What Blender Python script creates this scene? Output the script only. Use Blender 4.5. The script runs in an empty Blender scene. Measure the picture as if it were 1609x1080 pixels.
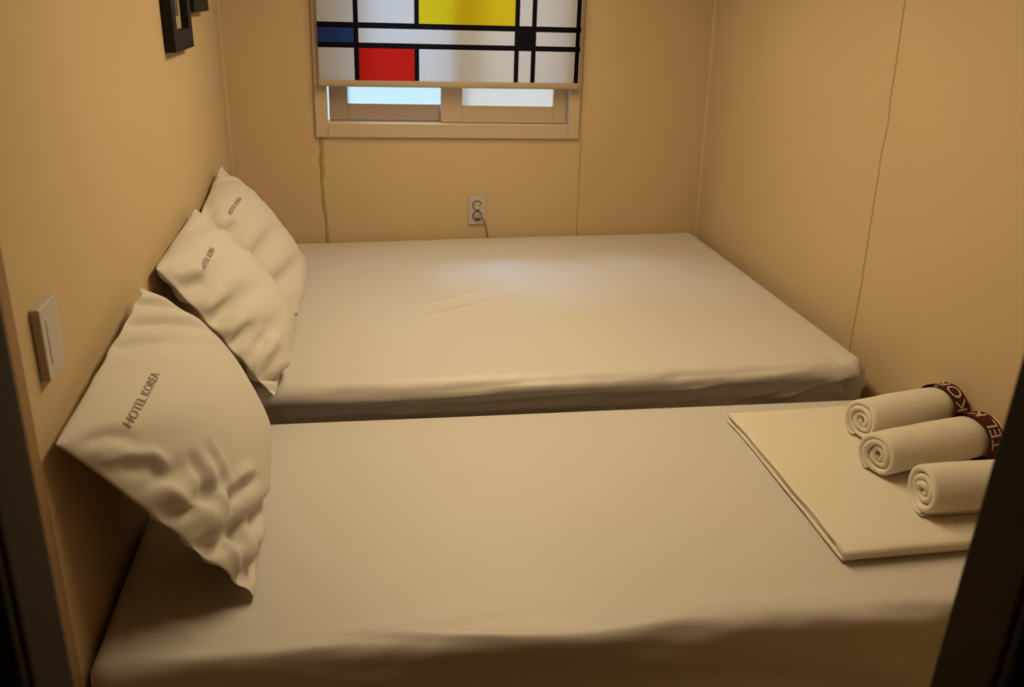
import bpy, bmesh, math, random
import numpy as np
from mathutils import Vector, Matrix

rng = np.random.RandomState(7)
random.seed(7)
SC = bpy.context.scene
COL = SC.collection
PI = math.pi

# ------------------------------------------------------------------ helpers
def tag(o, label=None, cat=None, group=None, kind=None):
    if label: o['label'] = label
    if cat: o['category'] = cat
    if group: o['group'] = group
    if kind: o['kind'] = kind
    return o

def link_mesh(name, me, mat, parent=None, smooth=True):
    o = bpy.data.objects.new(name, me)
    COL.objects.link(o)
    if mat is not None:
        for m in (mat if isinstance(mat, (list, tuple)) else [mat]):
            me.materials.append(m)
    if smooth:
        me.polygons.foreach_set('use_smooth', [True] * len(me.polygons))
    if parent is not None:
        o.parent = parent
    return o

def from_py(name, verts, faces, mat, parent=None, smooth=True, mats=None):
    me = bpy.data.meshes.new(name)
    me.from_pydata([tuple(map(float, v)) for v in verts], [], [tuple(map(int, f)) for f in faces])
    me.update()
    o = link_mesh(name, me, mat, parent, smooth)
    if mats is not None:
        me.polygons.foreach_set('material_index', list(map(int, mats)))
    return o

def from_bm(name, bm, mat, parent=None, smooth=False):
    bmesh.ops.recalc_face_normals(bm, faces=bm.faces)
    me = bpy.data.meshes.new(name)
    bm.to_mesh(me); bm.free()
    return link_mesh(name, me, mat, parent, smooth)

def empty(name, loc=(0, 0, 0), rot=(0, 0, 0)):
    o = bpy.data.objects.new(name, None)
    o.empty_display_size = 0.05
    COL.objects.link(o); o.location = loc; o.rotation_euler = rot
    return o

def add_box(bm, lo, hi, bevel=0.0, seg=2):
    lo, hi = Vector(lo), Vector(hi)
    r = bmesh.ops.create_cube(bm, size=1.0)
    c = (lo + hi) / 2; s = hi - lo
    for v in r['verts']:
        v.co = Vector((v.co.x * s.x, v.co.y * s.y, v.co.z * s.z)) + c
    if bevel > 0:
        es = list({e for v in r['verts'] for e in v.link_edges})
        bmesh.ops.bevel(bm, geom=es, offset=bevel, segments=seg, profile=0.5, affect='EDGES')

def box(name, lo, hi, mat, parent=None, bevel=0.0, seg=2):
    bm = bmesh.new(); add_box(bm, lo, hi, bevel, seg)
    return from_bm(name, bm, mat, parent, smooth=False)

def add_tube(bm, pts, rad, n=8, cap=True):
    pts = [Vector(p) for p in pts]
    rings = []
    for i, p in enumerate(pts):
        a = pts[max(i - 1, 0)]; b = pts[min(i + 1, len(pts) - 1)]
        t = (b - a).normalized()
        up = Vector((0, 0, 1)) if abs(t.z) < 0.9 else Vector((1, 0, 0))
        s = t.cross(up).normalized(); u = s.cross(t).normalized()
        r = rad[i] if isinstance(rad, (list, tuple)) else rad
        rings.append([bm.verts.new(p + (s * math.cos(2 * PI * k / n) + u * math.sin(2 * PI * k / n)) * r) for k in range(n)])
    for a, b in zip(rings[:-1], rings[1:]):
        for k in range(n):
            bm.faces.new((a[k], a[(k + 1) % n], b[(k + 1) % n], b[k]))
    if cap:
        bm.faces.new(rings[0]); bm.faces.new(list(reversed(rings[-1])))

def add_lathe(bm, prof, n=32, axis_fn=None):
    """prof: (radius, height) pairs; axis_fn maps local (x,y,h) to space."""
    rings = []
    for r, h in prof:
        rings.append([bm.verts.new(axis_fn(r * math.cos(2 * PI * k / n), r * math.sin(2 * PI * k / n), h)) for k in range(n)])
    for a, b in zip(rings[:-1], rings[1:]):
        for k in range(n):
            bm.faces.new((a[k], a[(k + 1) % n], b[(k + 1) % n], b[k]))
    bm.faces.new(rings[0]); bm.faces.new(list(reversed(rings[-1])))

def smoothstep(x):
    x = np.clip(x, 0, 1); return x * x * (3 - 2 * x)

_lat = np.random.RandomState(11).rand(64, 64)
def vnoise(x, y):
    """smooth 2-D value noise in [-1, 1]"""
    x = np.asarray(x, float); y = np.asarray(y, float)
    xi = np.floor(x).astype(int); yi = np.floor(y).astype(int)
    fx = x - xi; fy = y - yi
    fx = fx * fx * (3 - 2 * fx); fy = fy * fy * (3 - 2 * fy)
    g = lambda a, b: _lat[a % 64, b % 64]
    v = (g(xi, yi) * (1 - fx) + g(xi + 1, yi) * fx) * (1 - fy) + (g(xi, yi + 1) * (1 - fx) + g(xi + 1, yi + 1) * fx) * fy
    return v * 2 - 1

def ridge(P, pts, w, h, taper=True):
    """height of a soft crease along a 2-D polyline; P is (n,2)"""
    pts = np.array(pts, float); out = np.zeros(len(P)); best = np.full(len(P), 1e9); tt = np.zeros(len(P))
    L = np.r_[0, np.cumsum(np.linalg.norm(np.diff(pts, axis=0), axis=1))]
    for i in range(len(pts) - 1):
        a, b = pts[i], pts[i + 1]; d = b - a; l2 = d @ d
        t = np.clip(((P - a) @ d) / l2, 0, 1)
        q = a + t[:, None] * d
        dist = np.linalg.norm(P - q, axis=1)
        m = dist < best
        best[m] = dist[m]; tt[m] = (L[i] + t[m] * math.sqrt(l2)) / L[-1]
    out = h * np.exp(-(best / w) ** 2)
    if taper:
        out *= np.clip(np.minimum(tt, 1 - tt) * 4, 0.0, 1)
    return out

# ------------------------------------------------------------------ materials
def material(name, color, rough=0.6, spec=0.5, metal=0.0, noise=None, bump=None, sheen=0.0, coat=0.0):
    m = bpy.data.materials.new(name); m.use_nodes = True
    nt = m.node_tree; N = nt.nodes; Lk = nt.links
    b = N['Principled BSDF']
    b.inputs['Base Color'].default_value = (*color, 1)
    b.inputs['Roughness'].default_value = rough
    b.inputs['Specular IOR Level'].default_value = spec
    b.inputs['Metallic'].default_value = metal
    if sheen: b.inputs['Sheen Weight'].default_value = sheen; b.inputs['Sheen Roughness'].default_value = 0.5
    if coat: b.inputs['Coat Weight'].default_value = coat
    tc = N.new('ShaderNodeTexCoord')
    if noise:                                  # (scale, second colour, contrast)
        sc, c2, fac = noise
        n = N.new('ShaderNodeTexNoise'); n.inputs['Scale'].default_value = sc; n.inputs['Detail'].default_value = 5
        mx = N.new('ShaderNodeMix'); mx.data_type = 'RGBA'
        rp = N.new('ShaderNodeValToRGB'); rp.color_ramp.elements[0].position = 0.5 - fac; rp.color_ramp.elements[1].position = 0.5 + fac
        Lk.new(tc.outputs['Object'], n.inputs['Vector']); Lk.new(n.outputs['Fac'], rp.inputs['Fac'])
        Lk.new(rp.outputs['Color'], mx.inputs['Factor'])
        mx.inputs['A'].default_value = (*color, 1); mx.inputs['B'].default_value = (*c2, 1)
        Lk.new(mx.outputs['Result'], b.inputs['Base Color'])
    if bump:                                   # list of (scale, strength, distance)
        prev = None
        for sc, st, dist in bump:
            n = N.new('ShaderNodeTexNoise'); n.inputs['Scale'].default_value = sc; n.inputs['Detail'].default_value = 4
            bp = N.new('ShaderNodeBump'); bp.inputs['Strength'].default_value = st; bp.inputs['Distance'].default_value = dist
            Lk.new(tc.outputs['Object'], n.inputs['Vector']); Lk.new(n.outputs['Fac'], bp.inputs['Height'])
            if prev: Lk.new(prev.outputs['Normal'], bp.inputs['Normal'])
            prev = bp
        Lk.new(prev.outputs['Normal'], b.inputs['Normal'])
    return m

M = {}
WALL = (0.545, 0.412, 0.257)
M['wall'] = material('cream_wallpaper', WALL, 0.75, 0.25, noise=(2.2, (0.52, 0.39, 0.24), 0.2),
                     bump=[(7, 0.10, 0.02), (320, 0.10, 0.001)])
M['seam'] = material('wallpaper_seam', (0.38, 0.285, 0.15), 0.8, 0.2)
M['caulk'] = material('aged_caulk', (0.34, 0.24, 0.095), 0.85, 0.2, noise=(30, (0.42, 0.31, 0.15), 0.2))
M['floor'] = material('vinyl_floor', (0.30, 0.19, 0.10), 0.5, noise=(9, (0.24, 0.14, 0.07), 0.2))
M['ceiling'] = material('ceiling_paper', (0.496, 0.434, 0.310), 0.85, 0.2)
M['sheet'] = material('white_cotton_sheet', (0.55, 0.522, 0.505), 0.46, 0.5, sheen=0.15,
                      bump=[(26, 0.12, 0.008), (900, 0.12, 0.0005)])
M['pillow'] = material('white_pillowcase', (0.57, 0.535, 0.495), 0.75, 0.25, sheen=0.1,
                       bump=[(40, 0.15, 0.004), (900, 0.12, 0.0005)])
M['towel'] = material('white_terry_towel', (0.66, 0.615, 0.54), 0.95, 0.1, sheen=0.3,
                      bump=[(60, 0.25, 0.004), (700, 0.5, 0.001)])
M['folded'] = material('white_folded_cotton', (0.665, 0.615, 0.53), 0.8, 0.2, sheen=0.1,
                       bump=[(18, 0.12, 0.006), (800, 0.15, 0.0006)])
M['band'] = material('brown_woven_band', (0.081, 0.016, 0.009), 0.85, 0.2, bump=[(900, 0.3, 0.0006)])
M['lettering'] = material('woven_white_letters', (0.527, 0.453, 0.397), 0.9, 0.1)
M['print'] = material('grey_fabric_print', (0.27, 0.225, 0.175), 0.9, 0.1)
M['jamb'] = material('dark_wood', (0.036, 0.024, 0.014), 0.7, 0.2, noise=(6, (0.025, 0.016, 0.009), 0.2), bump=[(40, 0.2, 0.002)])
M['window'] = material('cream_window_plastic', (0.50, 0.395, 0.275), 0.45, 0.4)
M['window_inner'] = material('grey_beige_sash_plastic', (0.43, 0.355, 0.285), 0.5, 0.4)
M['bar'] = material('beige_hem_bar', (0.40, 0.315, 0.225), 0.6, 0.3)
M['plastic'] = material('white_switch_plastic', (0.471, 0.434, 0.397), 0.45, 0.4)
M['plastic_dark'] = material('dark_hole_and_gap_shade', (0.02, 0.016, 0.012), 0.6)
M['plug'] = material('grey_plug_plastic', (0.341, 0.310, 0.298), 0.5)
M['cable'] = material('tan_cable', (0.248, 0.174, 0.074), 0.6)
M['black_frame'] = material('black_frame_lacquer', (0.008, 0.007, 0.006), 0.55, 0.2)
M['mat_board'] = material('cream_mat_board', (0.384, 0.322, 0.223), 0.8)
M['art'] = material('dark_olive_print', (0.10, 0.085, 0.05), 0.4, noise=(14, (0.20, 0.17, 0.11), 0.2))
M['base'] = material('brown_bed_base', (0.16, 0.09, 0.05), 0.7)
M['lamp_shade'] = material('dark_lamp_shade', (0.16, 0.12, 0.08), 0.6)
M['metal'] = material('white_lamp_housing', (0.8, 0.78, 0.74), 0.4)

def fabric_translucent(name, col, trans):
    m = bpy.data.materials.new(name); m.use_nodes = True
    nt = m.node_tree; N = nt.nodes; L = nt.links
    N.remove(N['Principled BSDF'])
    d = N.new('ShaderNodeBsdfDiffuse'); d.inputs['Color'].default_value = (*col, 1)
    t = N.new('ShaderNodeBsdfTranslucent'); t.inputs['Color'].default_value = (*col, 1)
    w = N.new('ShaderNodeTexNoise'); w.inputs['Scale'].default_value = 700
    tc = N.new('ShaderNodeTexCoord'); L.new(tc.outputs['Object'], w.inputs['Vector'])
    bp = N.new('ShaderNodeBump'); bp.inputs['Strength'].default_value = 0.15; bp.inputs['Distance'].default_value = 0.0005
    L.new(w.outputs['Fac'], bp.inputs['Height']); L.new(bp.outputs['Normal'], d.inputs['Normal'])
    mx = N.new('ShaderNodeMixShader'); mx.inputs['Fac'].default_value = trans
    L.new(d.outputs[0], mx.inputs[1]); L.new(t.outputs[0], mx.inputs[2])
    L.new(mx.outputs[0], N['Material Output'].inputs['Surface'])
    return m
TR = 0.42
M['b_white'] = fabric_translucent('blind_white', (0.508, 0.490, 0.477), TR)
M['b_black'] = fabric_translucent('blind_black', (0.008, 0.006, 0.006), TR)
M['b_yellow'] = fabric_translucent('blind_yellow', (0.533, 0.422, 0.012), TR)
M['b_blue'] = fabric_translucent('blind_blue', (0.019, 0.043, 0.136), TR)
M['b_red'] = fabric_translucent('blind_red', (0.434, 0.012, 0.007), TR)

def frosted(name, tint, clear):
    m = bpy.data.materials.new(name); m.use_nodes = True
    nt = m.node_tree; N = nt.nodes; L = nt.links
    N.remove(N['Principled BSDF'])
    t = N.new('ShaderNodeBsdfTranslucent'); t.inputs['Color'].default_value = (*tint, 1)
    c = N.new('ShaderNodeBsdfTransparent'); c.inputs['Color'].default_value = (*tint, 1)
    g = N.new('ShaderNodeBsdfGlossy'); g.inputs['Color'].default_value = (0.9, 0.9, 0.9, 1); g.inputs['Roughness'].default_value = 0.35
    m1 = N.new('ShaderNodeMixShader'); m1.inputs['Fac'].default_value = clear
    L.new(t.outputs[0], m1.inputs[1]); L.new(c.outputs[0], m1.inputs[2])
    mx = N.new('ShaderNodeMixShader'); mx.inputs['Fac'].default_value = 0.05
    L.new(m1.outputs[0], mx.inputs[1]); L.new(g.outputs[0], mx.inputs[2])
    L.new(mx.outputs[0], N['Material Output'].inputs['Surface'])
    return m
M['glass'] = frosted('frosted_glass', (0.80, 0.86, 0.87), 0.88)
M['glass_grey'] = frosted('greyer_frosted_glass', (0.80, 0.73, 0.64), 0.85)

def emission(name, col, s):
    m = bpy.data.materials.new(name); m.use_nodes = True
    b = m.node_tree.nodes['Principled BSDF']
    b.inputs['Base Color'].default_value = (*col, 1)
    b.inputs['Emission Color'].default_value = (*col, 1)
    b.inputs['Emission Strength'].default_value = s
    return m

M['diffuser'] = emission('warm_diffuser', (1.0, 0.785, 0.44), 3.0)

# ------------------------------------------------------------------ dimensions
W = 2.0            # room width
BT = 0.45          # far bed top
NT = BT - 0.080    # near bed top
CEIL = 1.93
YF = -3.20         # room side of the front wall
YH = -5.2          # end of the hall behind the doorway
TILT = -0.0185     # the window hangs a touch out of level

# ------------------------------------------------------------------ room shell
def structure(o): return tag(o, kind='structure')
structure(box('floor', (-0.1, YH - .1, -0.1), (W + .1, 0.1, 0.0), M['floor']))
structure(box('ceiling', (-0.1, YH - .1, CEIL), (W + .1, 0.1, CEIL + .1), M['ceiling']))
structure(box('wall_left', (-0.1, YH - .1, 0), (0.0, 0.1, CEIL), M['wall']))
wr = structure(box('wall_right', (W, YH - .1, 0), (W + .1, 0.1, CEIL), M['wall']))
structure(box('wall_rear', (0, YH - .1, 0), (W, YH, CEIL), M['wall']))

# back wall with the window opening
WX0, WX1, WZ0, WZ1 = 0.372, 1.408, BT + 0.455, BT + 1.45
bm = bmesh.new()
add_box(bm, (0, 0, 0), (WX0, 0.12, CEIL)); add_box(bm, (WX1, 0, 0), (W, 0.12, CEIL))
add_box(bm, (WX0, 0, 0), (WX1, 0.12, WZ0)); add_box(bm, (WX0, 0, WZ1), (WX1, 0.12, CEIL))
wb = structure(from_bm('wall_back', bm, M['wall']))

# paper seams: thin raised, slightly wavering strips
def seam_strip(name, pts, half, thick, normal, mat, parent, n=60, wob=0.0015, seed=0):
    pts = np.array(pts, float); normal = np.array(normal, float)
    t = np.linspace(0, 1, n)
    L = np.r_[0, np.cumsum(np.linalg.norm(np.diff(pts, axis=0), axis=1))]; L /= L[-1]
    C = np.stack([np.interp(t, L, pts[:, k]) for k in range(3)], 1)
    d = C[-1] - C[0]; d /= np.linalg.norm(d); side = np.cross(d, normal)
    C += side * (vnoise(t * 23 + seed, t * 0 + seed)[:, None] * wob)
    hw = half * (1 + 0.35 * vnoise(t * 17 + seed * 3, t * 0 + 4))
    prof = [(-1.0, 0.0), (-0.6, 0.8), (0, 1.0), (0.6, 0.8), (1.0, 0.0)]
    V = []; F = []
    for i in range(n):
        for a, b in prof:
            V.append(C[i] + side * a * hw[i] + normal * (b * thick - 0.0004))
    for i in range(n - 1):
        for k in range(4):
            a = i * 5 + k; F.append((a, a + 1, a + 6, a + 5))
    return from_py(name, V, F, mat, parent)

seam_strip('seam', [(0.366, 0, BT + .447), (0.358, 0, BT + .34), (0.356, 0, BT + .235), (0.359, 0, BT + .128), (0.363, 0, BT - .008), (0.365, 0, 0.02)],
           0.0085, 0.005, (0, -1, 0), M['caulk'], wb, seed=1, wob=0.003)
seam_strip('seam', [(1.443, 0, BT + 1.5), (1.444, 0, BT + .418), (1.4445, 0, BT + .186), (1.442, 0, BT), (1.442, 0, 0.02)],
           0.0026, 0.002, (0, -1, 0), M['seam'], wb, seed=2)
seam_strip('seam', [(0.004, -0.004, CEIL - .01), (0.004, -0.004, 0.02)], 0.006, 0.004, (0.7, -0.7, 0), M['wall'], wb, seed=4)
seam_strip('seam', [(W - .004, -0.004, CEIL - .01), (W - .004, -0.004, 0.02)], 0.008, 0.005, (-0.7, -0.7, 0), M['wall'], wb, seed=5)
seam_strip('seam', [(W, -1.40, CEIL - .01), (W, -1.399, BT + .947), (W, -1.407, BT + .674), (W, -1.396, BT + .453), (W, -1.402, BT + .261), (W, -1.391, BT + .075), (W, -1.39, 0.02)],
           0.0036, 0.0026, (-1, 0, 0), M['seam'], wr, seed=3, wob=0.004, n=90)

M['trim'] = material('tan_wood_trim', (0.33, 0.215, 0.115), 0.7, 0.2, noise=(5, (0.28, 0.17, 0.085), 0.2))
structure(box('trim_1', (0.0, -2.78, 0.0), (0.004, -2.552, CEIL), M['trim'], None, 0.001, 1))

# front wall with the doorway, dark timber lining
DX0, DX1, DZ1 = 0.232, 1.068, 1.80
bm = bmesh.new()
add_box(bm, (0, YF - .07, 0), (DX0 - .03, YF, CEIL)); add_box(bm, (DX1 + .095, YF - .07, 0), (W, YF, CEIL))
add_box(bm, (DX0 - .03, YF - .07, DZ1 + .03), (DX1 + .095, YF, CEIL))
structure(from_bm('wall_front', bm, M['wall']))
door = structure(empty('door_1', ((DX0 + DX1) / 2, YF, 0)))
def dpart(name, lo, hi, bev=0.004):
    o = box(name, lo, hi, M['jamb'], door, bev); o.matrix_parent_inverse = Matrix.Translation(door.location).inverted(); return o
dpart('jamb', (DX0 - .03, YF - .075, 0), (DX0, YF + .004, DZ1 + .03))
# the right-hand post leans outwards a little
def leaning(name, lo, hi, bev=0.004):
    bm = bmesh.new(); add_box(bm, lo, hi, bev)
    for v in bm.verts: v.co.x += 0.065 * (v.co.z - 1.05)
    o = from_bm(name, bm, M['jamb'], door); o.matrix_parent_inverse = Matrix.Translation(door.location).inverted()
leaning('jamb', (DX1 + .008, YF - .075, 0), (DX1 + .04, YF + .004, DZ1 + .03))
dpart('head_jamb', (DX0, YF - .075, DZ1), (DX1 + .05, YF + .004, DZ1 + .03))
dpart('casing', (DX0 - .09, YF - .088, 0), (DX0 - .002, YF - .0755, DZ1 + .09))
leaning('casing', (DX1 + .010, YF - .088, 0), (DX1 + .13, YF - .0755, DZ1 + .09))
dpart('head_casing', (DX0 - .002, YF - .088, DZ1 + .002), (DX1 + .05, YF - .0755, DZ1 + .09))

# ------------------------------------------------------------------ window
win = structure(empty('window_1', (0.39, 0, BT + 0.487), (0, -TILT, 0)))
# local frame: x along the wall from the inner lower-left corner, z up
FW, FH = 0.995, 0.86
def frame_mesh(x0, x1, z0, z1, wl, wr_, wb_, wt, y0, y1, bev=0.003):
    bm = bmesh.new()
    add_box(bm, (x0, y0, z0), (x0 + wl, y1, z1), bev); add_box(bm, (x1 - wr_, y0, z0), (x1, y1, z1), bev)
    add_box(bm, (x0 + wl, y0, z0), (x1 - wr_, y1, z0 + wb_), bev); add_box(bm, (x0 + wl, y0, z1 - wt), (x1 - wr_, y1, z1), bev)
    return bm
from_bm('casing', frame_mesh(-0.048, FW + .047, -0.058, FH + .05, .048, .047, .058, .05, -0.016, 0.022), M['window'], win)
from_bm('track_frame', frame_mesh(-0.012, FW + .012, -0.012, FH + .012, .012, .012, .012, .012, 0.0225, 0.115, 0), M['window'], win)
def sash(x0, x1, y0, y1, wl, wr_, wb_, mat, glass, z0=0.001):
    s = from_bm('sash', frame_mesh(x0, x1, z0, FH - .001, wl, wr_, wb_, .06, y0, y1), mat, win)
    box('pane', (x0 + wl - .004, (y0 + y1) / 2 - .003, z0 + wb_ - .004), (x1 - wr_ + .004, (y0 + y1) / 2 + .003, FH - .058), glass, s)
    # dark gasket line round the pane
    g = from_bm('gasket', frame_mesh(x0 + wl - .003, x1 - wr_ + .003, z0 + wb_ - .003, FH - .058, .003, .003, .003, .003, y0 + .004, y0 + .010, 0), M['window_inner'], s)
    return s
sash(0.462, FW - .004, 0.024, 0.056, 0.088, 0.056, 0.070, M['window'], M['glass_grey'])
sash(0.008, 0.545, 0.066, 0.098, 0.075, 0.075, 0.068, M['window_inner'], M['glass'])

# ------------------------------------------------------------------ roller blind
bl = empty('roller_blind', (0.3685, -0.05, BT + 0.655), (0, 0.0155, 0))
tag(bl, 'roller blind printed with colour blocks and black lines over the window', 'blind')
xs = [0, 0.0012, 0.138, 0.157, 0.374, 0.3925, 0.7745, 0.7935, 0.8435, 0.8625, 1.025, 1.043, 1.046]
zs = [0.0, 0.125, 0.1455, 0.199, 0.2205, 0.775]
def cellmat(x, z):
    vline = lambda a, b: a < x < b
    h1 = 0.199 < z < 0.2205; h2 = 0.125 < z < 0.1455
    if h1 or h2: return 1
    if vline(.138, .157) or vline(.7745, .7935) or vline(.8435, .8625) or vline(1.025, 1.043): return 1
    mid = 0.1455 < z < 0.199
    if vline(.374, .3925) and not mid: return 1
    if mid and vline(.7935, .8435): return 1
    if mid and x < .138: return 3
    if z < .125 and vline(.157, .374): return 4
    if z > .2205 and vline(.3925, .7745): return 2
    return 0
def refine(a, step):
    out = []
    for p, q in zip(a[:-1], a[1:]):
        n = max(1, int(round((q - p) / step))); out += [p + (q - p) * k / n for k in range(n)]
    return out + [a[-1]]
X = refine(xs, 0.03); Z = refine(zs, 0.03)
V = []; F = []; MI = []
for sgn in (0, 1):
    for z in Z:
        for x in X:
            V.append((x, 0.0010 * math.sin(x * 9) * 2 + 0.0012 * math.sin(z * 11 + 1) + (0.0006 if sgn else 0.0), z))
nx, nz = len(X), len(Z)
for sgn in (0, 1):
    o_ = sgn * nx * nz
    for j in range(nz - 1):
        for i in range(nx - 1):
            a = o_ + j * nx + i
            f = (a, a + 1, a + nx + 1, a + nx)
            if sgn == 0:
                F.append(f); MI.append(cellmat((X[i] + X[i + 1]) / 2, (Z[j] + Z[j + 1]) / 2))
# a single skin of cloth, given its thickness by a solidify modifier is not needed: it is 0.6 mm cloth
V = V[:nx * nz]
from_py('fabric', V, F, [M['b_white'], M['b_black'], M['b_yellow'], M['b_blue'], M['b_red']], bl, True, MI)
bm = bmesh.new(); add_box(bm, (-0.006, -0.008, -0.022), (1.048, 0.008, 0.003), 0.006, 3)
from_bm('hem_bar', bm, M['bar'], bl, True)
bm = bmesh.new()
add_lathe(bm, [(0.022, 0), (0.022, 1.052)], 24, lambda x, y, h: Vector((h - 0.003, y + 0.0, x + 0.782)))
from_bm('roller_tube', bm, M['metal'], bl, True)

# ------------------------------------------------------------------ beds
def rounded_slab(name, quad, z0, z1, r, mat, parent, disp, step=0.0125, nside=26):
    """soft mattress in its fitted sheet; quad = corners (x,y): back-left, back-right, front-right, front-left"""
    quad = np.array(quad, float)
    lx = np.linalg.norm(quad[1] - quad[0]); ly = np.linalg.norm(quad[3] - quad[0]); h = z1 - z0
    def axis(n, l):
        inner = np.linspace(r, l - r, n); e = r * (1 - np.cos(np.linspace(0, PI / 2, 7)))[:-1]
        return np.r_[e, inner, l - e[::-1]]
    ax = axis(int(lx / step), lx); ay = axis(int(ly / step), ly); az = np.r_[np.linspace(0, h - r, nside), h - r + r * np.sin(np.linspace(0, PI / 2, 7))[1:]]
    idx = {}; P = []; N0 = []; F = []
    def vid(i, j, k):
        key = (i, j, k)
        if key not in idx:
            idx[key] = len(P); P.append((ax[i], ay[j], az[k]))
        return idx[key]
    nx, ny, nz = len(ax), len(ay), len(az)
    for i in range(nx - 1):
        for j in range(ny - 1):
            F.append((vid(i, j, nz - 1), vid(i, j + 1, nz - 1), vid(i + 1, j + 1, nz - 1), vid(i + 1, j, nz - 1)))
    for k in range(nz - 1):
        for i in range(nx - 1):
            F.append((vid(i, 0, k), vid(i, 0, k + 1), vid(i + 1, 0, k + 1), vid(i + 1, 0, k)))
            F.append((vid(i, ny - 1, k), vid(i + 1, ny - 1, k), vid(i + 1, ny - 1, k + 1), vid(i, ny - 1, k + 1)))
        for j in range(ny - 1):
            F.append((vid(0, j, k), vid(0, j + 1, k), vid(0, j + 1, k + 1), vid(0, j, k + 1)))
            F.append((vid(nx - 1, j, k), vid(nx - 1, j, k + 1), vid(nx - 1, j + 1, k + 1), vid(nx - 1, j + 1, k)))
    P = np.array(P)
    lo = np.array([r, r, -1.0]); hi = np.array([lx - r, ly - r, h - r])
    q = np.clip(P, lo, hi); d = P - q; ln = np.linalg.norm(d, axis=1); 
    nrm = np.where(ln[:, None] > 1e-6, d / np.maximum(ln, 1e-6)[:, None], np.array([0, 0, 1.0]))
    P = np.where(ln[:, None] > 1e-6, q + nrm * r, P)
    # bilinear into the quad
    u = P[:, 0] / lx; v = P[:, 1] / ly
    XY = (quad[0] * ((1 - u) * (1 - v))[:, None] + quad[1] * (u * (1 - v))[:, None] + quad[2] * (u * v)[:, None] + quad[3] * ((1 - u) * v)[:, None])
    nw = np.stack([nrm[:, 0], -nrm[:, 1], nrm[:, 2]], 1)
    Wd = np.c_[XY, P[:, 2] + z0]
    dd = disp(Wd, nw, u, v, P[:, 2] / h)
    Wd = Wd + nw * dd[:, None] if dd.ndim == 1 else Wd + dd
    return from_py(name, Wd, F, mat, parent)

def far_disp(P, n, u, v, t):
    d = np.zeros(len(P))
    top = np.clip(n[:, 2], 0, 1) ** 2
    xy = P[:, :2]
    # long shallow creases on top
    for pts, w, h in [([(0.60, -1.10), (0.807, -0.993), (0.998, -0.871), (1.20, -0.74)], .012, .0065),
                      ([(0.60, -0.96), (0.775, -0.886), (0.92, -0.787), (1.14, -0.65)], .011, .0050),
                      ([(0.70, -1.00), (0.95, -0.84), (1.10, -0.74)], .026, -.0050),
                      ([(1.25, -0.62), (1.45, -0.52), (1.6, -0.48)], .02, .0018),
                      ([(0.9, -1.30), (1.2, -1.24), (1.5, -1.2)], .02, .0012)]:
        d += top * ridge(xy, pts, w, h)
    d += top * 0.0035 * vnoise(P[:, 0] * 2.3 + 3, P[:, 1] * 2.9 + 9)
    # the front side: slack folds running along the bed
    fr = np.clip(-n[:, 1], 0, 1) * np.clip(n[:, 1] < 0, 0, 1)
    s = np.c_[P[:, 0], P[:, 2] - BT]
    folds = [([(0.30, -.045), (0.6, -.052), (0.95, -.030), (1.3, -.028)], .009, .007),
             ([(0.28, -.075), (0.7, -.085), (1.1, -.070), (1.6, -.055)], .010, .008),
             ([(0.50, -.060), (0.9, -.062), (1.25, -.048)], .008, -.007),
             ([(1.00, -.10), (1.3, -.075), (1.55, -.040), (1.7, -.030)], .009, .008),
             ([(1.15, -.110), (1.45, -.085), (1.68, -.055)], .010, -.008),
             ([(1.30, -.035), (1.5, -.030), (1.80, -.022)], .010, .006),
             ([(1.55, -.120), (1.68, -.085), (1.74, -.050)], .010, .010),
             ([(1.64, -.125), (1.74, -.095), (1.88, -.035)], .012, .013),
             ([(1.72, -.125), (1.83, -.085), (1.93, -.045)], .010, -.010),
             ([(0.25, -.105), (0.8, -.112), (1.5, -.110)], .012, .006)]
    for pts, w, h in folds:
        d += 1.5 * fr * ridge(s, pts, w * .9, h)
    d += fr * 0.006 * vnoise(P[:, 0] * 4.0, (P[:, 2]) * 26 + P[:, 0] * 3)
    d += fr * 0.004 * vnoise(P[:, 0] * 14 + 5, P[:, 2] * 40 - P[:, 0] * 9)
    # sheet pulled in below the front edge
    below = smoothstep((BT - .036 - P[:, 2]) / .05)
    d -= fr * 0.050 * below
    # tucked corner at the front right
    far = np.exp(-(np.clip(np.hypot(P[:, 0] - 1.94, P[:, 1] + 1.62) - .02, 0, 9) / .06) ** 2)
    d -= 0.030 * far * np.clip(n[:, 0] * -n[:, 1] * 2, 0, 1)
    c = np.exp(-(((P[:, 0] - 1.95) / .10) ** 2 + ((P[:, 1] + 1.60) / .10) ** 2))
    d += c * 0.012 * vnoise(P[:, 0] * 30 + P[:, 2] * 22, P[:, 2] * 30)
    return d

bed1 = empty('bed', (0.98, -0.8, 0))
tag(bed1, 'larger bed under the window with white fitted sheet', 'bed')
SIDE = lambda o, par: setattr(o, 'matrix_parent_inverse', Matrix.Translation(par.location).inverted())
o = rounded_slab('fitted_sheet', [(0.012, -0.012), (1.975, -0.012), (1.942, -1.622), (0.012, -1.572)], 0.20, BT, 0.042, M['sheet'], bed1, far_disp); SIDE(o, bed1)
o = box('bed_base', (0.03, -1.56, 0.0), (1.93, -0.03, 0.20), M['base'], bed1, 0.01); SIDE(o, bed1)

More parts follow.
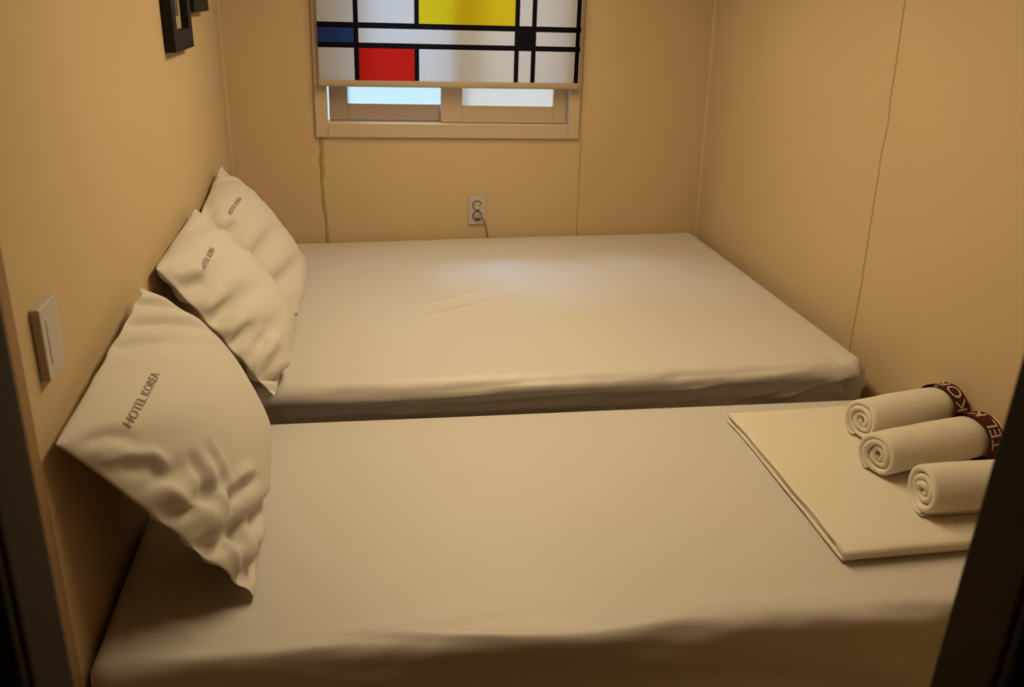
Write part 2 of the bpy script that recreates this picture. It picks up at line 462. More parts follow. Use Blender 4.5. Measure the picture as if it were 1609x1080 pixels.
def near_disp(P, n, u, v, t):
    top = np.clip(n[:, 2], 0, 1) ** 2
    xy = P[:, :2]
    d = np.zeros(len(P))
    for pts, w, h in [([(0.28, -2.50), (0.45, -2.515), (0.65, -2.525), (0.85, -2.495)], .012, .004),
                      ([(0.05, -2.535), (0.30, -2.545), (0.50, -2.54)], .012, .005),
                      ([(0.40, -2.50), (0.62, -2.545), (0.80, -2.57)], .010, .006),
                      ([(0.66, -2.53), (0.85, -2.555), (1.05, -2.545)], .012, -.004),
                      ([(0.95, -2.52), (1.2, -2.54), (1.45, -2.53)], .014, .003),
                      ([(0.06, -2.36), (0.13, -2.44), (0.20, -2.50)], .014, .004),
                      ([(0.12, -2.30), (0.20, -2.40), (0.30, -2.48)], .012, .003),
                      ([(0.04, -2.42), (0.10, -2.50)], .012, .003),
                      ([(0.60, -2.1), (0.95, -1.95), (1.2, -1.86)], .02, .0012),
                      ([(0.7, -2.42), (1.05, -2.33), (1.36, -2.26)], .018, .0014),
                      ([(0.9, -2.28), (1.15, -2.21), (1.36, -2.17)], .016, .0012)]:
        d += top * ridge(xy, pts, w, h)
    d += top * 0.0022 * vnoise(P[:, 0] * 2.6 + 1, P[:, 1] * 3.1 + 2)
    d += top * 0.0012 * vnoise(P[:, 0] * 5.0 + 7, P[:, 1] * 16 + 2 + P[:, 0] * 3) * smoothstep((-1.9 - P[:, 1]) / .5)
    fr = np.clip(-n[:, 1], 0, 1)
    d += fr * (0.007 * vnoise(P[:, 0] * 5 + 3, P[:, 2] * 30 + P[:, 0] * 4) + 0.004 * vnoise(P[:, 0] * 11, P[:, 2] * 26 - P[:, 0] * 8))
    return d

bed2 = empty('bed', (0.98, -2.07, 0))
tag(bed2, 'narrower lower bed nearest the doorway with white fitted sheet', 'bed')
o = rounded_slab('fitted_sheet', [(0.010, -1.598), (1.985, -1.676), (1.985, -2.62), (0.008, -2.548)], 0.14, NT, 0.032, M['sheet'], bed2, near_disp); SIDE(o, bed2)
o = box('bed_base', (0.03, -2.52, 0.0), (1.95, -1.70, 0.14), M['base'], bed2, 0.01); SIDE(o, bed2)

# ------------------------------------------------------------------ pillows: a small cloth solver on two sewn sheets
def pillow_sim(name, corners, L, H, ztop, seed, vol=0.030, press=3.0, steps=200, n=60, m=46, planes=(), kick=0.004, bend=0.05, loose_fn=None, hold=0.08, bow=(0.03, 0.0, 0.0, 0.0), puff=0.02):
    """corners: top-far, top-near, bottom-far, bottom-near (world). u runs far->near, v runs top->bottom."""
    r = np.random.RandomState(seed)
    TF, TN, BF, BN = [np.array(c, float) for c in corners]
    u = np.linspace(0, 1, n); v = np.linspace(0, 1, m)
    U, Vv = np.meshgrid(u, v, indexing='ij')
    base = (TF * ((1 - U) * (1 - Vv))[..., None] + TN * (U * (1 - Vv))[..., None] + BF * ((1 - U) * Vv)[..., None] + BN * (U * Vv)[..., None])
    nrm = np.cross(TN - TF, BF - TF); nrm /= np.linalg.norm(nrm)
    if nrm[0] < 0: nrm = -nrm
    bul = 0.03 * (np.sin(PI * U) * np.sin(PI * Vv)) ** 0.6
    border = (U == 0) | (U == 1) | (Vv == 0) | (Vv == 1)
    fid = np.arange(n * m).reshape(n, m)
    bid = fid.copy(); inner = ~border
    bid[inner] = n * m + np.arange(inner.sum())
    P = np.concatenate([(base + nrm * bul[..., None]).reshape(-1, 3), (base - nrm * (bul * 0.4)[..., None])[inner]])
    P += r.randn(*P.shape) * 0.0008
    dx, dy = L / (n - 1), H / (m - 1); dg = math.hypot(dx, dy)
    groups = []
    loose = np.ones((n, m)) if loose_fn is None else loose_fn(U, Vv)       # where the case has cloth to spare
    # seams are only as long as the edge they run along
    BO = base.copy()
    sv = np.sin(PI * Vv)[..., None]; su = np.sin(PI * U)[..., None]
    eu = (TN - TF) / np.linalg.norm(TN - TF); ev = (BF - TF) / np.linalg.norm(BF - TF)
    BO += -eu * bow[0] * sv * (1 - U)[..., None] + eu * bow[1] * sv * U[..., None] - ev * bow[2] * su * (1 - Vv)[..., None] + ev * bow[3] * su * Vv[..., None]
    BO += nrm * (puff * sv * ((1 - U) ** 3)[..., None])
    ln_ = lambda A: np.linalg.norm(np.diff(A, axis=0), axis=1).sum()
    def seam(fac, dist):
        w_ = np.exp(-(dist / 0.05) ** 2); return loose * (1 - w_) + np.minimum(loose, fac * 1.012) * w_
    loose = seam(ln_(BO[0]) / H, U); loose = seam(ln_(BO[-1]) / H, 1 - U)
    loose = seam(ln_(BO[:, 0]) / L, Vv); loose = seam(ln_(BO[:, -1]) / L, 1 - Vv)
    lf = np.r_[loose.ravel(), loose[inner]]
    def addg(a, b, l, k):
        a = a.ravel(); b = b.ravel()
        groups.append((a, b, l * (lf[a] + lf[b]) * 0.5, k))
    for ids, back in ((fid, 0), (bid, 1)):
        for s in (0, 1):
            addg(ids[s:-1:2, :], ids[s + 1::2, :], dx, 1.0)
            addg(ids[:, s:-1:2], ids[:, s + 1::2], dy, 1.0)
        for s in (0, 1):
            a = ids[s:-1:2, :-1]; b = ids[s + 1::2, 1:]; k_ = min(a.shape[0], b.shape[0]); addg(a[:k_], b[:k_], dg, 0.35)
            a = ids[s:-1:2, 1:]; b = ids[s + 1::2, :-1]; k_ = min(a.shape[0], b.shape[0]); addg(a[:k_], b[:k_], dg, 0.35)
        for s in range(3):
            a = ids[s:-3:3, :]; b = ids[s + 3::3, :]; k_ = min(a.shape[0], b.shape[0]); addg(a[:k_], b[:k_], 3 * dx, -bend)
            a = ids[:, s:-3:3]; b = ids[:, s + 3::3]; k_ = min(a.shape[1], b.shape[1]); addg(a[:, :k_], b[:, :k_], 3 * dy, -bend)
    tris = []
    for ids, back in ((fid, 0), (bid, 1)):
        a, b, c, d = ids[:-1, :-1], ids[1:, :-1], ids[1:, 1:], ids[:-1, 1:]
        q = np.stack([a, b, c, d], -1).reshape(-1, 4)
        if back: q = q[:, ::-1]
        tris.append(q)
    Q = np.concatenate(tris)
    c0 = P.mean(0)
    A = P[Q[:, 2]] - P[Q[:, 0]]; B = P[Q[:, 3]] - P[Q[:, 1]]
    if np.einsum('ij,ij->i', P[Q].mean(1) - c0, np.cross(A, B)).sum() < 0: Q = Q[:, ::-1]      # faces look outwards
    pin = np.array([fid[0, 0], fid[-1, 0], fid[0, -1], fid[-1, -1]]); pinp = np.stack([TF, TN, BF, BN])
    bi = fid[border]
    btarget = BO[border]
    prev = P.copy()
    nv = len(P)
    for st in range(steps):
        A = P[Q[:, 2]] - P[Q[:, 0]]; B = P[Q[:, 3]] - P[Q[:, 1]]
        fnv = np.cross(A, B) * 0.5
        acc = np.zeros_like(P)
        for k in range(4):
            for c in range(3):
                acc[:, c] += np.bincount(Q[:, k], weights=fnv[:, c], minlength=nv)
        ramp = min(1.0, st / 60.0)
        cen = P.mean(0)
        vol_now = np.einsum('ij,ij->i', P[Q].mean(1) - cen, fnv).sum() / 3
        F_ = acc * (press * ramp * float(np.clip((vol - vol_now) / vol * 4, -1, 1)))
        F_[:, 2] -= 0.000008
        vel = (P - prev) * 0.93
        if st > steps - 60: vel *= 0.8
        prev = P.copy()
        P = P + vel + F_
        if st < 50: P += r.randn(*P.shape) * kick * 0.1
        for it in range(9):
            for a, b, l, k in groups:
                d = P[b] - P[a]; ln = np.sqrt((d * d).sum(1)) + 1e-9
                if k < 0:
                    w = -k * np.clip(l * 0.97 - ln, 0, None) / ln * 0.5
                    corr = -d * w[:, None]
                else:
                    corr = d * ((ln - l) / ln * 0.5 * k)[:, None]
                P[a] += corr; P[b] -= corr
            P[bi] += (btarget - P[bi]) * hold
            P[pin] = pinp
            P[:, 0] = np.maximum(P[:, 0], 0.006)
            P[:, 2] = np.maximum(P[:, 2], ztop + 0.005)
            for pn, pd in planes:
                s = P @ np.array(pn) - pd
                bad = s < 0
                P[bad] -= np.outer(s[bad], np.array(pn))
    return P, Q, fid, nrm

def pillow(name, label, group, folds, **kw):
    P, Q, fid, nrm = pillow_sim(name, **kw)
    # settled creases pressed into the front of the case
    n, m = fid.shape
    G = P[fid]
    du = np.gradient(G, axis=0); dv = np.gradient(G, axis=1)
    nn = np.cross(dv, du); nn /= np.linalg.norm(nn, axis=2, keepdims=True) + 1e-9
    nn *= np.sign((nn * nrm).sum(2).mean())
    U, V_ = np.meshgrid(np.linspace(0, 1, n), np.linspace(0, 1, m), indexing='ij')
    uv = np.stack([U * kw['L'], V_ * kw['H']], -1).reshape(-1, 2)
    dsp = np.zeros(n * m)
    for pts, w, h in folds:
        dsp += 1.3 * ridge(uv, [(a * kw['L'], b * kw['H']) for a, b in pts], w, h)
    edge = np.clip(np.minimum(np.minimum(U, 1 - U) * (n - 1), np.minimum(V_, 1 - V_) * (m - 1)) / 2.0, 0, 1)
    P[fid] = G + nn * (dsp.reshape(n, m) * edge)[..., None]
    P[:, 0] = np.maximum(P[:, 0], 0.004); P[:, 2] = np.maximum(P[:, 2], kw['ztop'] + 0.004)
    loc = np.array([P[:, 0].mean(), P[:, 1].mean(), P[:, 2].min()])
    o = from_py(name, P - loc, Q, M['pillow'])
    sub = o.modifiers.new('soft', 'SUBSURF'); sub.levels = 1; sub.render_levels = 1
    o.location = loc
    tag(o, label, 'pillow', group)
    G = (P[fid] - loc)
    return o, G, P

def surf(G, u, v, off):
    """point on a pillow's front sheet grid"""
    n, m = G.shape[:2]
    x = np.clip(u, 0, 1) * (n - 1); y = np.clip(v, 0, 1) * (m - 1)
    i = min(int(x), n - 2); j = min(int(y), m - 2); fx, fy = x - i, y - j
    p = (G[i, j] * (1 - fx) + G[i + 1, j] * fx) * (1 - fy) + (G[i, j + 1] * (1 - fx) + G[i + 1, j + 1] * fx) * fy
    a = G[min(i + 2, n - 1), j] - G[max(i - 1, 0), j]; b = G[i, min(j + 2, m - 1)] - G[i, max(j - 1, 0)]
    nn = np.cross(b, a); nn /= np.linalg.norm(nn) + 1e-9
    if nn[0] < 0: nn = -nn
    return p + nn * off

def text_mesh(body, bold=0.0):
    cu = bpy.data.curves.new('t', 'FONT'); cu.body = body; cu.size = 1.0; cu.resolution_u = 3
    cu.offset = bold
    ob = bpy.data.objects.new('t', cu); COL.objects.link(ob)
    dg = bpy.context.evaluated_depsgraph_get(); dg.update()
    me = bpy.data.meshes.new_from_object(ob.evaluated_get(dg))
    bm = bmesh.new(); bm.from_mesh(me)
    bpy.data.objects.remove(ob); bpy.data.curves.remove(cu); bpy.data.meshes.remove(me)
    bmesh.ops.triangulate(bm, faces=bm.faces)
    for _ in range(3):
        es = [e for e in bm.edges if e.calc_length() > 0.12]
        if not es: break
        bmesh.ops.subdivide_edges(bm, edges=es, cuts=1)
        bmesh.ops.triangulate(bm, faces=bm.faces)
    V = np.array([v.co[:] for v in bm.verts]); bm.verts.ensure_lookup_table()
    F = [[v.index for v in f.verts] for f in bm.faces]
    bm.free()
    V[:, 0] -= V[:, 0].min(); 
    return V, F

PRINT = 'HOTEL KOREA'
def pillow_text(o, G, near, far, hgt):
    """near / far: (u,v) where the line of print begins and ends"""
    V, F = text_mesh(PRINT, 0.012)
    wd = V[:, 0].max(); ht = 0.70
    pn = np.array(near); pf = np.array(far)
    n, m = G.shape[:2]
    eu = np.linalg.norm(G[-1, m // 4] - G[0, m // 4]); ev = np.linalg.norm(np.diff(G[n // 2], axis=0), axis=1).sum()
    d = (pf - pn) * np.array([eu, ev]); d /= np.linalg.norm(d)
    up = np.array([d[1], -d[0]]);
    if up[1] > 0: up = -up               # letters' tops towards the top edge
    up = up / np.array([eu, ev])
    W_ = []
    for x, y, z in V:
        uv = pn + (pf - pn) * (x / wd) + up * (y / ht * hgt)
        W_.append(surf(G, uv[0], uv[1], 0.0012))
    t = from_py('printed_lettering', W_, F, M['print'], o, smooth=False)
    t['label'] = 'small grey printed line of letters'
    return t

pA, GA, PA = pillow('pillow', 'white pillow at the head of the nearer bed, leaning on the left wall', 'white pillows against the left wall', [([(1.0, .12), (.93, .20), (.87, .28), (.865, .38)], .010, .009), ([(.96, .22), (.905, .31), (.90, .40)], .012, -.008),
     ([(.755, .40), (.785, .50), (.84, .62), (.87, .70)], .008, .006), ([(.79, .39), (.82, .48), (.87, .58)], .009, -.007), ([(.93, .36), (.91, .48), (.90, .58)], .009, .007),
     ([(.69, .43), (.73, .54), (.78, .64)], .007, .004), ([(.72, .43), (.76, .54), (.81, .64)], .007, -.004),
     ([(.90, .66), (.80, .595), (.72, .62), (.60, .71)], .013, .012), ([(.90, .715), (.80, .645), (.72, .67), (.60, .76)], .011, -.011),
     ([(.70, .79), (.84, .85), (.96, .95)], .012, .010), ([(.78, .75), (.90, .83), (.98, .93)], .011, -.009),
     ([(.86, .72), (.93, .80), (.985, .90)], .010, .009), ([(.66, .85), (.80, .91), (.94, .97)], .010, -.007),
     ([(.99, .28), (.93, .40), (.89, .60), (.93, .78)], .022, .007), ([(.97, .06), (.90, .13), (.86, .21)], .012, -.006), ([(.985, .10), (.93, .15), (.89, .24)], .010, .006)],
    corners=[(0.030, -1.915, BT + .395), (0.020, -2.545, BT + .338), (0.245, -1.70, NT + .012), (0.272, -2.405, NT + .012)],
    L=0.695, H=0.575, ztop=NT, seed=3, bow=(0.07, 0.0, 0.0, 0.0), puff=0.05, n=70, m=56, vol=0.030, bend=0.12, loose_fn=lambda u, v: 1 - 0.085 * (1 - v) + 0.012 * smoothstep((u - .5) / .3) * smoothstep((v - .15) / .3) * smoothstep((1 - v) / .1) - 0.012 * smoothstep((u - .9) / .1))
pB, GB, PB = pillow('pillow', 'white pillow on the larger bed, in front and overlapping the pillow by the window', 'white pillows against the left wall', [([(.985, .09), (.88, .15), (.79, .23)], .012, .009), ([(1.0, .15), (.90, .22), (.82, .29)], .012, -.008),
     ([(1.0, .33), (.90, .35), (.80, .37)], .013, .007), ([(1.0, .42), (.90, .43), (.78, .44)], .012, -.008),
     ([(1.0, .50), (.93, .52), (.83, .52)], .012, .009), ([(1.0, .58), (.91, .59), (.80, .59)], .011, -.009),
     ([(1.0, .65), (.887, .651), (.74, .64)], .012, .010), ([(1.0, .71), (.90, .71), (.78, .70)], .010, -.009),
     ([(1.0, .78), (.887, .76), (.72, .74)], .012, .010), ([(1.0, .84), (.90, .83), (.74, .82)], .010, -.009), ([(.98, .91), (.84, .90), (.66, .90)], .012, .010)],
    corners=[(0.022, -1.09, BT + .385), (0.022, -1.715, BT + .375), (0.285, -1.08, BT + .012), (0.262, -1.665, BT + .010)],
    L=0.615, H=0.515, n=54, m=44, vol=0.025, bend=0.12, loose_fn=lambda u, v: 1 + 0.015 * smoothstep((u - .6) / .3) * smoothstep((v - .1) / .3), ztop=BT, seed=5, planes=[((0, -1, 0), 1.035)])
pC, GC, PC = pillow('pillow', 'white pillow farthest from the doorway, in the corner by the window', 'white pillows against the left wall', [([(.98, .12), (.86, .20), (.78, .28)], .012, .006), ([(.05, .9), (.2, .85), (.4, .86)], .014, .006)],
    corners=[(0.022, -0.50, BT + .405), (0.022, -1.02, BT + .345), (0.285, -0.45, BT + .012), (0.285, -1.02, BT + .012)],
    L=0.555, H=0.52, n=46, m=40, vol=0.021, bend=0.12, ztop=BT, seed=8, planes=[((0, 1, 0), -1.030)])
TEXT_UV = {'A': ((0.850, 0.172), (0.555, 0.188), 0.016), 'B': ((0.815, 0.212), (0.620, 0.209), 0.014), 'C': ((0.845, 0.182), (0.60, 0.205), 0.013)}
for o, G, k in ((pA, GA, 'A'), (pB, GB, 'B'), (pC, GC, 'C')):
    pillow_text(o, G, *TEXT_UV[k])

# ------------------------------------------------------------------ folded sheet under the towels
def folded_sheet():
    x0n, x0f, x1 = 1.424, 1.442, 1.965     # left edge runs slightly askew
    y_f, y_n = -1.782, -2.452
    z = NT + 0.004
    t = 0.0052
    # closed serpentine outline in (s, z): s = distance from the left fold
    V = []; F = []
    nx, ny = 60, 56
    layers = [(0.000, 0.000, 0.0085), (0.004, 0.0095, 0.0070), (0.001, 0.0175, 0.0095)]
    for (inset, zb, th) in layers:
        prof = []
        nb = 8
        # outline: bottom from right to left, round fold at left, top left to right
        sx = np.linspace(1, 0, nx)
        ring = [(s, 0.0) for s in sx] + [(-0.5 * math.sin(a) , 0.5 - 0.5 * math.cos(a)) for a in np.linspace(0, PI, nb)[1:-1]] + [(s, 1.0) for s in sx[::-1]]
        nr = len(ring); off0 = len(V)
        for j in range(ny):
            yy = j / (ny - 1)
            # near edge folded under: round off
            y = y_f + (y_n + (0.009 if zb < 0.015 else 0.0) - y_f) * yy
            left = x0f + (x0n - x0f) * yy + inset + 0.003 * float(vnoise(yy * 7 + zb * 500, zb * 900))
            edge = min(yy, 1 - yy) * (ny - 1)
            sq = 1.0 if edge >= 3 else [0.35, 0.75, 0.93][int(edge)]
            for s, q in ring:
                if s < 0: x = left + s * th * 1.1
                else: x = left + s * (x1 - left)
                lift = 0.0016 * float(vnoise(s * 5 + 2, yy * 5 + zb * 300)) * (1 if s > 0 else .5)
                zc = zb + th * 0.5 + th * (q - 0.5) * sq
                if zb > 0.015 and ny - 1 - j < 4 and q < 0.5: zc = zc * (0.55, 0.12, 0.06, 0.5)[ny - 1 - j]     # the top layer is folded down over the near edge
                V.append((x, y, z + zc + lift))
        for j in range(ny - 1):
            for i in range(nr):
                a = off0 + j * nr + i; b = off0 + j * nr + (i + 1) % nr
                F.append((a, b, b + nr, a + nr))
        for j in (0, ny - 1):
            base_ = off0 + j * nr
            for i in range(nr // 2 - 1):
                a, b = base_ + i, base_ + i + 1; c, d = base_ + nr - 2 - i, base_ + nr - 1 - i
                if b < c: F.append((a, b, c, d))
    V = np.array(V)
    top = V[:, 2] - z > 0.02
    xy = V[:, :2]
    V[:, 2] += np.where(top, ridge(xy, [(1.45, -2.40), (1.55, -2.43), (1.75, -2.43)], .012, .0022) + ridge(xy, [(1.47, -1.9), (1.62, -2.05), (1.9, -2.2)], .03, .0012), 0)
    loc = np.array([1.69, -2.12, z])
    return from_py('folded_sheet', V - loc, F, M['folded'])
fs = folded_sheet(); fs.location = (1.69, -2.12, NT + .004)
tag(fs, 'flat folded white sheet lying under the rolled towels', 'folded sheet')
ZS = NT + 0.004 + 0.0285

# ------------------------------------------------------------------ rolled towels
def rolled_towel(label, end_l, end_r, R, turns, seed, band, squash=0.92, text=None, text_phi=0.0):
    """end_l/end_r: (x,y) of the roll's axis ends; lies on ZS"""
    r = np.random.RandomState(seed)
    a = np.array(end_l, float); b = np.array(end_r, float); Lr = np.linalg.norm(b - a); ax = (b - a) / Lr
    side = np.array([ax[1], -ax[0]])      # to the right of the axis, horizontal (towards the doorway)
    th = R / (turns + 0.55) * 0.93
    ns = int(turns * 44); phi = np.linspace(0, turns * 2 * PI, ns)
    rad = 0.35 * th + (R - 0.5 * th - 0.35 * th) * (phi / phi[-1])
    phi_end = text_phi
    ang = phi - phi[-1] + phi_end
    wob = 1 + 0.10 * vnoise(phi * 0.9 + seed * 5, phi * 0 + seed) * (1 - 0.75 * phi / phi[-1])
    rad = rad * wob
    # loop across the axis: stadium
    nw = 34; ww = np.linspace(0, 1, nw)
    ne = 6
    loop = [(w, 1) for w in ww] + [(1, math.cos(t)) for t in np.linspace(0, PI, ne)[1:-1]] + [(w, -1) for w in ww[::-1]] + [(0, -math.cos(t)) for t in np.linspace(0, PI, ne)[1:-1]]
    V = []; F = []
    nl = len(loop)
    hh = th * 0.5
    for i in range(ns):
        el = 0.006 * float(vnoise(ang[i] * 0.8 + seed, seed * 2.0)) + 0.004 * (1 - i / ns)
        er = 0.006 * float(vnoise(ang[i] * 0.8 + seed, seed * 3.0 + 5))
        for k, (w, s) in enumerate(loop):
            x = hh + el + w * (Lr - 2 * hh - el - er)
            if w in (0, 1) and abs(s) < 1:
                e = math.sqrt(max(0, 1 - s * s)) * hh * 1.0
                x += e if w == 1 else -e
            puff = 0.0022 * float(vnoise(w * 6 + seed, ang[i] * 1.1 + seed * 7)) + 0.0035 * math.sin(PI * w)
            rr = rad[i] + s * hh + puff * (rad[i] / R) * (1 if s > 0 else 1)
            cy = rr * math.cos(ang[i]); cz = rr * math.sin(ang[i])
            V.append((x, cy, cz))
    for i in range(ns - 1):
        for k in range(nl):
            p, q = i * nl + k, i * nl + (k + 1) % nl
            F.append((p, q, q + nl, p + nl))
    F.append([k for k in range(nl)]); F.append([(ns - 1) * nl + k for k in range(nl)][::-1])
    V = np.array(V)
    def place(V):
        V = np.array(V, float)
        z = V[:, 2] * squash
        zmin = -R * squash * 0.90
        z = np.where(z < zmin * 0.80, zmin * 0.80 + (z - zmin * 0.80) * 0.35, z)     # weight flattens the underside
        base_ = -(-zmin * 0.80 + (R * 1.06 * squash - (-zmin * 0.80)) * 0.35)
        xy = a + ax * V[:, :1] + side * V[:, 1:2]
        return np.c_[xy, z - base_ + ZS + 0.001]
    P = place(V)
    loc = np.array([*((a + b) / 2), ZS])
    o = from_py('rolled_towel', P - loc, F, M['towel'])
    o.location = loc
    tag(o, label, 'towel', 'rolled white towels on the folded sheet')
    if band:
        x0, x1, a0, a1 = band
        nb_, na = 10, 64
        BV = []; BF = []
        def onsurf(x, an, off):
            w = np.clip(x / Lr, 0, 1)
            # radius of the outermost turn at this angle
            kk = np.argmin(np.abs(ang - an)); 
            puff = 0.0022 * float(vnoise(w * 6 + seed, ang[kk] * 1.1 + seed * 7)) + 0.0035 * math.sin(PI * w)
            rr = rad[kk] + hh + puff * rad[kk] / R + off
            return (x, rr * math.cos(an), rr * math.sin(an))
        for i in range(na):
            an = a0 + (a1 - a0) * i / (na - 1)
            for j in range(nb_):
                BV.append(onsurf(x0 + (x1 - x0) * j / (nb_ - 1), an, 0.0012))
        for i in range(na - 1):
            for j in range(nb_ - 1):
                p = i * nb_ + j; BF.append((p, p + 1, p + nb_ + 1, p + nb_))
        bo = from_py('band', place(BV) - loc, BF, M['band'], o)
        bo['label'] = 'dark brown woven band with pale letters'
        if text:
            Vt, Ft = text_mesh(text[0], 0.004)
            hgt = (x1 - x0) * 0.70; sc = hgt / 0.70 ; start = text[1]; k_ = text[2]
            TV = []
            for x, y, _ in Vt:
                arc = x * sc * k_
                an = start + arc / (R * 1.02)
                TV.append(onsurf(x1 - (x1 - x0) * 0.15 - y * sc, an, 0.0026))
            tx = from_py('lettering', place(TV) - loc, Ft, M['lettering'], bo, smooth=False)
    return o

rolled_towel('rolled white towel farthest from the doorway, its brown band reading KO', (1.697, -1.985), (1.992, -1.925), 0.0625, 3.4, 1,
             (0.238, 0.284, -2.0, 3.6), text=('KOR', 0.24, 1.22), text_phi=-1.9)
rolled_towel('middle rolled white towel, its brown band reading EL', (1.637, -2.162), (1.974, -2.098), 0.0625, 3.1, 2,
             (0.270, 0.318, -2.0, 3.6), text=('TEL K', -0.04, 1.02), text_phi=-2.0)
rolled_towel('rolled white towel nearest the doorway, on the front of the folded sheet', (1.645, -2.328), (1.975, -2.338), 0.0655, 3.0, 4,
             None, text_phi=-1.2)

# ------------------------------------------------------------------ power outlet, plug and cord
ox, oz = 0.999, BT + 0.112
out = empty('power_outlet', (ox, 0, oz), (0, 0.012, 0))
tag(out, 'white double power outlet plate on the back wall below the window', 'power outlet')
bm = bmesh.new(); add_box(bm, (-0.038, -0.010, -0.062), (0.038, 0.0, 0.062), 0.004, 3); from_bm('plate', bm, M['plastic'], out)
def socket(z):
    def axf(x, y, h): return Vector((x, -0.010 - h, z + y))
    bm = bmesh.new(); add_lathe(bm, [(0.0205, -0.004), (0.0205, 0.0016), (0.0185, 0.0018), (0.0185, 0.0006), (0.001, 0.0006)], 40, axf)
    s = from_bm('socket', bm, M['plastic'], out)
    bm = bmesh.new()
    # dark ring painted in for the gap's shade, and the two pin holes
    add_tube(bm, [axf(0.0196 * math.cos(t), 0.0196 * math.sin(t), 0.0016) for t in np.linspace(0.2, 2 * PI - 0.9, 46)], 0.0017, 6)
    for sx in (-0.0095, 0.0095):
        add_lathe(bm, [(0.0026, 0.0004), (0.0026, 0.0013)], 14, lambda x, y, h, sx=sx: Vector((x + sx, -0.010 - h, z + y)))
    from_bm('socket_hole_and_gap_shade', bm, M['plastic_dark'], s)
socket(0.022); socket(-0.022)
cord = empty('appliance_cable', (ox, -0.011, oz - 0.022))
tag(cord, 'thin tan cord with round grey plug in the wall outlet', 'power cord')
bm = bmesh.new()
add_lathe(bm, [(0.0168, 0.0012), (0.0172, 0.010), (0.0150, 0.013), (0.001, 0.0135)], 32, lambda x, y, h: Vector((x, -h, y)))
from_bm('plug', bm, M['plug'], cord, True)
bm = bmesh.new()
for px_, pz_ in ((-0.008, 0.001), (0.004, 0.010)):
    add_lathe(bm, [(0.002, 0.0130), (0.002, 0.0142)], 12, lambda x, y, h, px_=px_, pz_=pz_: Vector((x + px_, -h, y + pz_)))
add_tube(bm, [Vector((0.012 * math.cos(t), -0.0138, 0.0125 * math.sin(t))) for t in np.linspace(-2.2, -0.7, 12)], 0.0022, 6)
from_bm('plug_recess', bm, M['plastic_dark'], cord)
bm = bmesh.new()
add_tube(bm, [(0.012, -0.006, 0.004), (0.020, -0.008, -0.006), (0.030, -0.008, -0.026), (0.039, -0.006, -0.050), (0.043, -0.002, -0.075), (0.048, 0.002, -0.100), (0.052, 0.004, -0.125), (0.053, 0.003, -0.18)], 0.0024, 8)
from_bm('cable', bm, M['cable'], cord, True)

# ------------------------------------------------------------------ light switch
sw = empty('light_switch', (0.0, -2.442, BT + 0.473))
tag(sw, 'white light switch plate on the left wall beside the doorway', 'light switch')
bm = bmesh.new(); add_box(bm, (0.0, -0.043, -0.058), (0.015, 0.043, 0.058), 0.0025, 3); from_bm('plate', bm, M['plastic'], sw)
bm = bmesh.new(); add_box(bm, (0.013, -0.024, -0.036), (0.0162, 0.024, 0.036), 0.0015, 2); from_bm('rocker', bm, M['plastic'], sw)

# ------------------------------------------------------------------ picture frames on the left wall
def picture(label, y0, y1, z0, h, depth, fw, matw):
    o = empty('picture_frame', (0.0, (y0 + y1) / 2, z0)); tag(o, label, 'picture frame', 'black picture frames on the left wall')
    w = y1 - y0
    bm = bmesh.new()
    for lo, hi in (((0.002, -w / 2, 0), (depth, -w / 2 + fw, h)), ((0.002, w / 2 - fw, 0), (depth, w / 2, h)),
                   ((0.002, -w / 2 + fw, 0), (depth, w / 2 - fw, fw)), ((0.002, -w / 2 + fw, h - fw), (depth, w / 2 - fw, h))):
        add_box(bm, lo, hi, 0.0015, 1)
    from_bm('frame', bm, M['black_frame'], o)
    bm = bmesh.new(); add_box(bm, (0.003, -w / 2 + fw, fw), (0.008, w / 2 - fw, h - fw)); from_bm('mat_board', bm, M['mat_board'], o)
    bm = bmesh.new(); add_box(bm, (0.0082, -w / 2 + fw + matw, fw + matw), (0.0095, w / 2 - fw - matw, h - fw - matw)); from_bm('picture', bm, M['art'], o)
    return o
picture('black picture frame on the left wall, hanging lower and nearer the doorway', -1.165, -0.845, BT + .822, 0.42, 0.030, 0.055, 0.035)
picture('black picture frame on the left wall, hanging higher and nearer the window', -0.765, -0.455, BT + .917, 0.42, 0.030, 0.055, 0.035)

# ------------------------------------------------------------------ ceiling lamp
LX, LY, LW, LL = 0.93, -1.47, 0.34, 1.96
lamp = empty('ceiling_lamp', (LX, LY, CEIL)); tag(lamp, 'long flat warm ceiling light panel above the beds', 'ceiling lamp')
bm = bmesh.new()
for lo_, hi_ in (((-LW / 2 - .03, -LL / 2 - .03, -.05), (-LW / 2, LL / 2 + .03, 0)), ((LW / 2, -LL / 2 - .03, -.05), (LW / 2 + .03, LL / 2 + .03, 0)),
                 ((-LW / 2, -LL / 2 - .03, -.05), (LW / 2, -LL / 2, 0)), ((-LW / 2, LL / 2, -.05), (LW / 2, LL / 2 + .03, 0))):
    add_box(bm, lo_, hi_, 0.004)
from_bm('housing', bm, M['metal'], lamp)
box('diffuser', (-LW / 2, -LL / 2, -.036), (LW / 2, LL / 2, -.030), M['diffuser'], lamp)
ld = bpy.data.lights.new('lamp_light', 'AREA'); ld.shape = 'RECTANGLE'; ld.size = LW - .01; ld.size_y = LL - .01
ld.color = (1.0, 0.79, 0.46); ld.energy = 18.6
lo = bpy.data.objects.new('lamp_light', ld); COL.objects.link(lo); lo.parent = lamp; lo.location = (0, 0, -0.040)

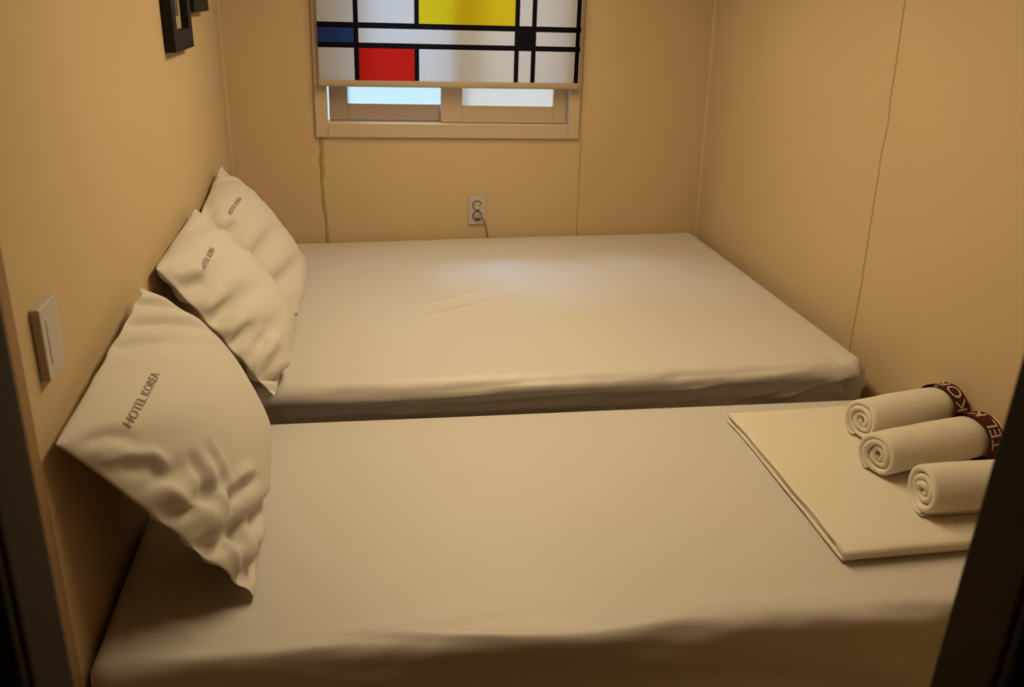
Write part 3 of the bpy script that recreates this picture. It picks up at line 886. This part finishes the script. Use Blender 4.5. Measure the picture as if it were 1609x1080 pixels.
# ------------------------------------------------------------------ daylight
w = bpy.data.worlds.new('sky'); SC.world = w; w.use_nodes = True
nt = w.node_tree; N = nt.nodes
bg = N['Background']
tc = N.new('ShaderNodeTexCoord'); sx = N.new('ShaderNodeSeparateXYZ'); mr = N.new('ShaderNodeMapRange')
mr.inputs['From Min'].default_value = 0.1; mr.inputs['From Max'].default_value = 0.6
mx = N.new('ShaderNodeMix'); mx.data_type = 'RGBA'
mx.inputs['A'].default_value = (0.62, 0.78, 0.90, 1)        # pale glow near and below the horizon
mx.inputs['B'].default_value = (3.0, 3.5, 4.6, 1)           # bright overhead sky
nt.links.new(tc.outputs['Generated'], sx.inputs[0]); nt.links.new(sx.outputs['Z'], mr.inputs['Value'])
nt.links.new(mr.outputs['Result'], mx.inputs['Factor']); nt.links.new(mx.outputs['Result'], bg.inputs['Color'])
bg.inputs['Strength'].default_value = 1.0
sd = bpy.data.lights.new('hazy_sun', 'SUN'); sd.angle = math.radians(24); sd.energy = 10.0; sd.color = (0.42, 0.62, 1.0)
so = bpy.data.objects.new('hazy_sun', sd); COL.objects.link(so); so.location = (0.2, 2.0, 3.0)
so.rotation_euler = Vector((0.36, -0.62, -0.56)).to_track_quat('-Z', 'Y').to_euler()
pd = bpy.data.lights.new('window_portal', 'AREA'); pd.shape = 'RECTANGLE'; pd.size = 1.1; pd.size_y = 0.95; pd.cycles.is_portal = True
po = bpy.data.objects.new('window_portal', pd); COL.objects.link(po); po.location = (0.89, 0.16, BT + .92); po.rotation_euler = (-PI / 2, 0, 0)

# ------------------------------------------------------------------ camera
C = np.array([0.4910851, -3.89256552, 0.98218242 + BT])
pitch, yaw, roll, f_px = 0.361035785, -0.170076519, 0.0131819129, 1454.57358
fwd = np.array([-math.sin(yaw) * math.cos(pitch), math.cos(yaw) * math.cos(pitch), -math.sin(pitch)])
right = np.array([math.cos(yaw), math.sin(yaw), 0]); up = np.cross(right, fwd)
r_ = right * math.cos(roll) + up * math.sin(roll); u_ = -right * math.sin(roll) + up * math.cos(roll)
cam = bpy.data.cameras.new('camera'); co = bpy.data.objects.new('camera', cam); COL.objects.link(co)
cam.sensor_width = 36; cam.lens = f_px / 1609 * 36; cam.clip_start = 0.02
co.matrix_world = Matrix(((r_[0], u_[0], -fwd[0], C[0]), (r_[1], u_[1], -fwd[1], C[1]), (r_[2], u_[2], -fwd[2], C[2]), (0, 0, 0, 1)))
cam.dof.use_dof = True; cam.dof.focus_distance = 2.5; cam.dof.aperture_fstop = 5.0
SC.camera = co

# ------------------------------------------------------------------ view
vs = SC.view_settings
vs.view_transform = 'Standard'; vs.look = 'None'; vs.gamma = 1.0; vs.exposure = 0.0
SC.display_settings.display_device = 'sRGB'
SC.cycles.use_denoising = True
SC.cycles.max_bounces = 10; SC.cycles.diffuse_bounces = 8
